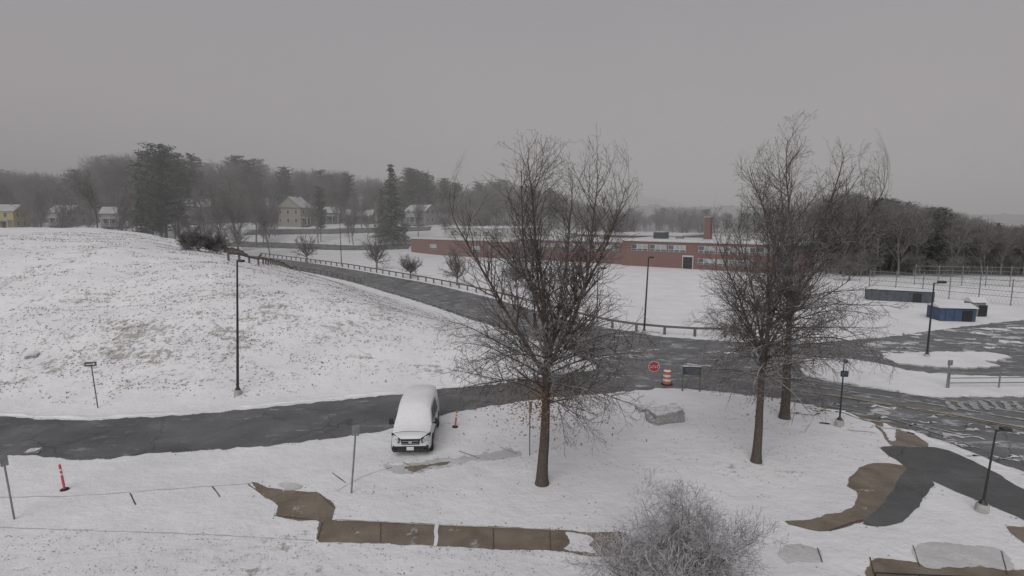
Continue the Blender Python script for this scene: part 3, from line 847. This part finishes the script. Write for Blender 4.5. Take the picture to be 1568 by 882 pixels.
def shed(name, loc, w, d, h, mat, rz, snow=True, gable=.5):
    E = empty(name, loc, rz)
    box('walls', (0, 0, h/2), (w, d, h), mat, E, .04)
    V = [(-w/2-.15, -d/2-.15, h+.02), (w/2+.15, -d/2-.15, h+.02), (w/2+.15, d/2+.15, h+.02), (-w/2-.15, d/2+.15, h+.02), (-w/2-.1, 0, h+gable), (w/2+.1, 0, h+gable)]
    mesh('roof', V, [(0,1,5,4), (2,3,4,5), (0,4,3), (1,2,5), (0,3,2,1)], M['snowroof'] if snow else mat, E)
    for k in range(int(w / .8)): box('rib', (-w/2 + .5 + k*.8, -d/2 - .03, h*.5), (.08, .06, h*.85), mat, E)
    box('door', (w*.25, -d/2 - .04, h*.42), (.9, .05, h*.8), M['plastic'], E)
g = G(1455, 489); shed('blue_storage_container', g, 3.3, 2.4, 1.35, M['blue'], -.15, True, .4)
g = G(1491, 483); shed('shed', g, 1.3, 1.4, 1.5, M['greycb'], -.1)
g = G(1375, 460); shed('storage_trailer', g, 7.0, 2.4, 1.4, M['darkgrey'], -.45, True, .2)

# ------------------------------------------------------------------ lamps, signs
def lamp(name, loc, H, arm=0, head=(.55, .3, .16), r=.09, lean=0):
    E = empty(name, loc); E.rotation_euler = (0, lean, 0)
    cyl('base', (0, 0, -.1), (0, 0, .30), .22, .20, M['kerb'], E, 16)
    cyl('base_cover', (0, 0, .30), (0, 0, .45), .15, r*1.1, M['black'], E, 12)
    cyl('pole', (0, 0, .3), (0, 0, H), r, r*.6, M['black'], E, 10)
    s = 1 if arm >= 0 else -1
    cyl('arm', (0, 0, H - .08), (s*abs(arm) + .01, 0, H + .02), .035, .03, M['black'], E, 8)
    box('head', (s*(abs(arm) + head[0]*.4), 0, H + .03), head, M['black'], E, .04)
    box('lens', (s*(abs(arm) + head[0]*.4), 0, H + .03 - head[2]/2 - .008), (head[0]*.7, head[1]*.7, .012), M['lamp_glass'], E)
    return E
def lamp_px(name, x, yb, yt, arm=.35, Yd=None, **kw):
    g = G(x, yb) if Yd is None else D(x, Yd); H = (yb - yt) / 850 * g.y * 1.01
    if Yd: H = topH(x, Yd, g.z, yt)
    return lamp(name, g, H, arm, **kw)
lamp_px('street_lamp', 364, 604, 394, .05, r=.08, lean=.06, head=(.4, .25, .14))
lamp_px('street_lamp', 986, 511, 393, .1, r=.09, head=(.4, .3, .14), lean=.03)
lamp_px('street_lamp', 1419, 548, 430, .35, r=.08)
lamp_px('street_lamp', 523, 407, 337, .3, r=.09)
lamp_px('street_lamp', 753, 450, 378, .3, r=.08)
lamp_px('street_lamp', 148, 355, 318, .3, Yd=115, r=.08)
lamp_px('street_lamp', 914, 497, 410, .3, r=.06)
lamp_px('street_lamp', 1503, 783, 645, .2, head=(.34, .24, .12), r=.045, lean=.06)
l = lamp_px('street_lamp', 1285, 651, 548, .0, head=(.18, .18, .18), r=.045)
box('notice_box', (0, -.1, 2.75), (.34, .14, .3), M['signb'], l, .02)
def sign(name, loc, H, w, h, mat, rz=0, post=.03, lean=0, face=None):
    E = empty(name, loc, rz); E.rotation_euler = (0, lean, rz)
    cyl('post', (0, 0, -.1), (0, 0, H), post, post, M['steel'] if mat != M['signb'] else M['wood'], E, 8)
    box('panel', (0, -.045, H - h/2), (w, .02, h), mat, E, .008)
    if face == 'arrow':
        box('arrow_shaft', (-.05, -.058, H - h/2), (w*.6, .006, h*.22), M['signw'], E)
        mesh('arrow_head', [(w*.22, -.06, H-h/2-h*.3), (w*.42, -.06, H-h/2), (w*.22, -.06, H-h/2+h*.3)], [(0,1,2)], M['signw'], E)
    return E
sign('one_way_sign', G(150, 625), 2.65, .62, .24, M['signb'], .1, .03, -.05, 'arrow')
sign('traffic_sign', G(538, 755), 2.75, .28, .42, M['steel'], .3, .035, .10)
sign('traffic_sign', G(22, 795), 2.45, .22, .42, M['steel'], .9, .03, -.04)
sign('traffic_sign', G(811, 697), 2.5, .3, .4, M['steel'], 1.2, .03)
sign('traffic_sign', G(1449, 597), 1.9, .34, .34, M['steel'], .1, .04, .02)
sign('traffic_sign', G(558, 430), 1.4, 1.0, .8, M['steel'], 0, .1)
sign('traffic_sign', G(1376, 540), 1.6, .12, .3, M['steel'], 0, .04, .15)
def octa(loc, H, r, name='stop_sign'):
    E = empty(name, loc, -.05)
    cyl('post', (0, 0, -.1), (0, 0, H), .035, .035, M['steel'], E, 8)
    cyl('rim', (0, -.04, H - r), (0, -.055, H - r), r, r, M['signw'], E, 8)
    cyl('face', (0, -.055, H - r), (0, -.062, H - r), r*.92, r*.92, M['red'], E, 8)
    for k in range(4):
        x = (-.42 + .28 * k) * r * 1.3
        box('letter', (x, -.066, H - r), (r*.07, .006, r*.40), M['signw'], E)
        box('letter', (x + r*.09, -.067, H - r + (r*.16 if k % 2 else -r*.16)), (r*.2, .006, r*.08), M['signw'], E)
octa(G(1000, 594), 1.75, .36)
def drum(loc):
    E = empty('traffic_barrel', loc)
    cyl('base', (0, 0, 0.03), (0, 0, .1), .36, .34, M['rubber'], E, 20)
    z = .1
    for k, (h, c) in enumerate([(.18, 'orange'), (.14, 'signw'), (.14, 'orange'), (.14, 'signw'), (.2, 'orange')]):
        cyl('band_%d' % k, (0, 0, z), (0, 0, z + h), .29 - z*.06, .29 - (z+h)*.06, M[c], E, 20); z += h
    cyl('cap_snow', (0, 0, z), (0, 0, z + .06), .24, .18, M['snow'], E, 20); box('handle', (0, 0, z + .1), (.22, .04, .08), M['orange'], E, .01)
drum(G(1021, 589))
E = empty('notice_board', G(1058, 599), -.1)
for s in (-.52, .52): box('post', (s, 0, .75), (.08, .08, 1.6), M['wood'], E)
box('board', (0, -.06, 1.3), (1.05, .05, .5), M['signb'], E, .01)
for k in range(3): box('lettering', (0, -.09, 1.43 - k*.13), (.8 - k*.1, .008, .03), M['steel'], E)
box('snow_cap', (0, -.03, 1.58), (1.1, .1, .05), M['snow'], E, .02)
def marker(name, loc, H, mat, lean):
    E = empty(name, loc); E.rotation_euler = (0, lean, 0)
    cyl('base', (0, 0, 0), (0, 0, .05), .16, .14, M['rubber'], E, 14); cyl('tube', (0, 0, .05), (0, 0, H), .045, .045, mat, E, 12)
    for z in (.62, .8): cyl('reflective_band', (0, 0, H*z), (0, 0, H*z + .07), .048, .048, M['signw'], E, 12)
    cyl('loop', (0, 0, H), (0, 0, H + .06), .045, .025, mat, E, 12)
marker('marker_post', G(99, 750), 1.0, M['pink'], -.09)
marker('marker_post', G(697, 654), .85, M['orange'], .12)
def rock(loc, s, rz, seed):
    bm = bmesh.new(); bmesh.ops.create_icosphere(bm, subdivisions=4, radius=1)
    for v in bm.verts:
        p = v.co.copy(); m = max(abs(p.x), abs(p.y), abs(p.z)); p = p.lerp(p / m, .72)
        p += Vector(p).normalized() * (.22 * mnoise.noise(p * 1.4 + Vector((seed, 0, 0))) + .08 * mnoise.noise(p * 4))
        v.co = Vector((p.x * s[0], p.y * s[1], p.z * s[2]))
    me = bpy.data.meshes.new('boulder'); bm.to_mesh(me); bm.free(); me.materials.append(M['rock'])
    o = bpy.data.objects.new('boulder', me); o.location = loc; o.rotation_euler = (.05, -.10, rz); link(o)
g = G(1022, 648); g.z = .26; rock(g + Vector((0, .4, 0)), (.92, .55, .42), .3, 2)
g = G(985, 628); g.z = .05; rock(g, (.4, .3, .16), .3, 5)
g = G(50, 545); rock(g, (.35, .3, .12), .3, 7)
g = G(52, 692); g.z=.03; rock(g, (.3, .18, .1), .1, 9)

# ------------------------------------------------------------------ van
def van(loc, rz):
    E = empty('parked_van', loc, rz)
    ST = [(0.00, .70, .42, .66, .78, .60), (.10, .82, .30, .78, .93, .70), (.28, .88, .26, .86, 1.02, .76), (.60, .90, .26, .95, 1.10, .80), (.92, .905, .26, 1.00, 1.17, .82),
          (1.25, .91, .26, 1.03, 1.46, .76), (1.62, .915, .26, 1.05, 1.73, .72), (1.9, .915, .26, 1.06, 1.82, .72), (2.6, .915, .26, 1.06, 1.86, .74), (3.6, .915, .26, 1.06, 1.86, .74), (4.4, .91, .27, 1.06, 1.84, .73), (4.62, .89, .30, 1.05, 1.78, .71), (4.70, .85, .40, 1.0, 1.68, .67)]
    def ring(y, w, zb, zbelt, zt, wt, off=0):
        zs = zt - .10 if zt > 1.3 else zt - .06
        pts = [(-w*.93, zb), (-w, zb + .12), (-w, (zb+zbelt)/2), (-w*.985, zbelt), (-(wt + .03), zs), (-(wt - .06), zt - .02), (-wt*.5, zt + .015), (0, zt + .02)]
        pts = pts + [(-a, b) for a, b in pts[:-1][::-1]]
        return [(a, y, b) for a, b in pts]
    V = []; F = []; n = 15
    for s in ST: V += ring(*s)
    for i in range(len(ST) - 1):
        for k in range(n - 1): F.append((i*n+k, i*n+k+1, (i+1)*n+k+1, (i+1)*n+k))
        F.append((i*n+n-1, i*n, (i+1)*n, (i+1)*n+n-1))
    F.append(tuple(range(n))[::-1]); F.append(tuple((len(ST)-1)*n + k for k in range(n)))
    o = mesh('body', V, F, M['carw'], E, True); o.data.flip_normals()
    V = []; F = []; m = 7
    for j, s in enumerate(ST[2:]):
        rg_ = ring(*s)[4:11]; t = .04 + (.03 if s[0] > 1.7 else 0)
        for a, y, b in rg_: V.append((a * 1.01, y - (.05 if 1 <= s[0] <= 1.7 else 0), b + t * (1.25 - .9 * (abs(a) / .8) ** 4)))
    for i in range(len(ST) - 3):
        for k in range(m - 1): F.append((i*m+k, i*m+k+1, (i+1)*m+k+1, (i+1)*m+k))
    o = mesh('snow_cover', V, F, M['snow'], E, True); o.data.flip_normals()
    def plate(nm, pts, y, mat, th=.03):
        Vv = [(x, y + dy, z) for x, z, dy in pts] + [(x, y + dy + th, z) for x, z, dy in pts]; k = len(pts)
        Ff = [tuple(range(k)), tuple(range(k, 2*k))[::-1]] + [(i, k+i, k+(i+1)%k, (i+1)%k) for i in range(k)]
        return mesh(nm, Vv, Ff, mat, E)
    plate('grille', [(-.44, .82, .04), (-.38, .58, 0), (.38, .58, 0), (.44, .82, .04)], -.06, M['plastic'], .09)
    for z in (.63, .75): box('grille_bar', (0, -.072, z), (.72, .02, .022), M['chrome'], E)
    plate('lower_intake', [(-.66, .50, .05), (-.58, .34, .05), (.58, .34, .05), (.66, .50, .05)], -.10, M['plastic'], .16)
    box('bumper', (0, -.0, .545), (1.42, .14, .07), M['carw'], E, .03)
    box('bumper_lip', (0, .06, .295), (1.56, .24, .12), M['plastic'], E, .04)
    box('licence_plate', (0, -.115, .43), (.32, .015, .16), M['signw'], E, .005)
    box('badge', (0, -.08, .69), (.16, .03, .08), M['chrome'], E, .02)
    for s in (-1, 1):
        plate('headlamp_bezel', [(s*.45, .84, .02), (s*.50, .64, .01), (s*.80, .70, .12), (s*.885, .97, .36), (s*.80, .99, .24)][::s], -.045, M['plastic'], .10)
        plate('headlamp', [(s*.52, .80, .0), (s*.55, .70, -.01), (s*.76, .745, .08), (s*.83, .92, .24)][::s], -.052, M['lamp_glass'], .10)
        box('fog_lamp', (s*.70, .02, .44), (.2, .1, .14), M['plastic'], E, .03)
        box('mirror', (s*1.06, 1.28, 1.17), (.2, .16, .28), M['plastic'], E, .05); box('mirror_arm', (s*.95, 1.30, 1.08), (.14, .08, .06), M['plastic'], E, .01)
        for y in (.82, 3.72):
            cyl('wheel_arch', (s*.80, y, .36), (s*.925, y, .36), .40, .40, M['plastic'], E, 24)
            cyl('tyre', (s*.72, y, .33), (s*.94, y, .33), .33, .33, M['rubber'], E, 28)
            cyl('hub', (s*.90, y, .33), (s*.95, y, .33), .21, .19, M['steel'], E, 20)
        def side(nm, pts, mat, off=.012):
            Vv = [(s*(x + off), y, z) for y, z, x in pts]
            mesh(nm, Vv, [tuple(range(len(pts)))[::s]], mat, E)
        side('front_side_window', [(1.32, 1.10, .905), (1.78, 1.62, .785), (2.28, 1.66, .78), (2.28, 1.10, .9)], M['glass'], .02)
        side('rear_side_panel', [(2.40, 1.10, .9), (2.40, 1.66, .78), (3.3, 1.66, .78), (3.3, 1.10, .9)], M['glass'], .02)
        box('side_moulding', (s*.922, 2.3, .55), (.03, 2.3, .12), M['plastic'], E, .01)
        box('door_handle', (s*.93, 2.15, .98), (.03, .2, .04), M['plastic'], E, .01)
        box('tail_lamp', (s*.80, 4.68, 1.15), (.12, .08, .5), M['red'], E, .02)
        cyl('wiper', (s*.1, 1.02, 1.25), (s*.55, 1.10, 1.30), .012, .01, M['plastic'], E, 6)
g = G(629, 700); van((g.x, g.y, .02), .045)

# ------------------------------------------------------------------ world, sun, camera
w = bpy.data.worlds.new('World'); SC.world = w; w.use_nodes = True; nt = w.node_tree
bg = nt.nodes['Background']
sk = N(nt, 'ShaderNodeTexSky', sky_type='NISHITA'); sk.sun_disc = False
EL, AZ = math.radians(42), math.radians(200)
sk.sun_elevation = EL; sk.sun_rotation = AZ; sk.dust_density = 6
hs = N(nt, 'ShaderNodeHueSaturation'); hs.inputs['Saturation'].default_value = .12
nt.links.new(sk.outputs[0], hs.inputs['Color'])
tc = N(nt, 'ShaderNodeTexCoord'); sx = N(nt, 'ShaderNodeSeparateXYZ'); nt.links.new(tc.outputs['Generated'], sx.inputs[0])
gr = mixc(nt, ramp(nt, sx.outputs['Z'], .0, .5), (4.05, 3.72, 3.82), (3.15, 3.08, 3.24))
cn = N(nt, 'ShaderNodeTexNoise'); cn.inputs['Scale'].default_value = 1.6; cn.inputs['Detail'].default_value = 4; nt.links.new(tc.outputs['Generated'], cn.inputs['Vector'])
gr2 = mixc(nt, ramp(nt, cn.outputs['Fac'], .35, .65, 0, .15), gr, (2.4, 2.4, 2.55))
nt.links.new(mixc(nt, .92, hs.outputs[0], gr2), bg.inputs[0]); bg.inputs[1].default_value = .1
sl = bpy.data.lights.new('sun', 'SUN'); sl.energy = 1.4; sl.angle = math.radians(50); sl.color = (1, .98, .95)
so = link(bpy.data.objects.new('sun', sl))
sd = Vector((math.sin(AZ) * math.cos(EL), math.cos(AZ) * math.cos(EL), math.sin(EL)))
so.rotation_euler = sd.to_track_quat('Z', 'Y').to_euler()
cam = bpy.data.cameras.new('camera'); cam.sensor_width = 36; cam.lens = FPX / 1568 * 36; cam.clip_end = 6000
co = link(bpy.data.objects.new('camera', cam)); co.location = (0, 0, EYE); co.rotation_euler = (math.pi/2 - PIT, 0, 0)
SC.camera = co
SC.view_settings.view_transform = 'Standard'; SC.view_settings.look = 'None'; SC.view_settings.exposure = 0
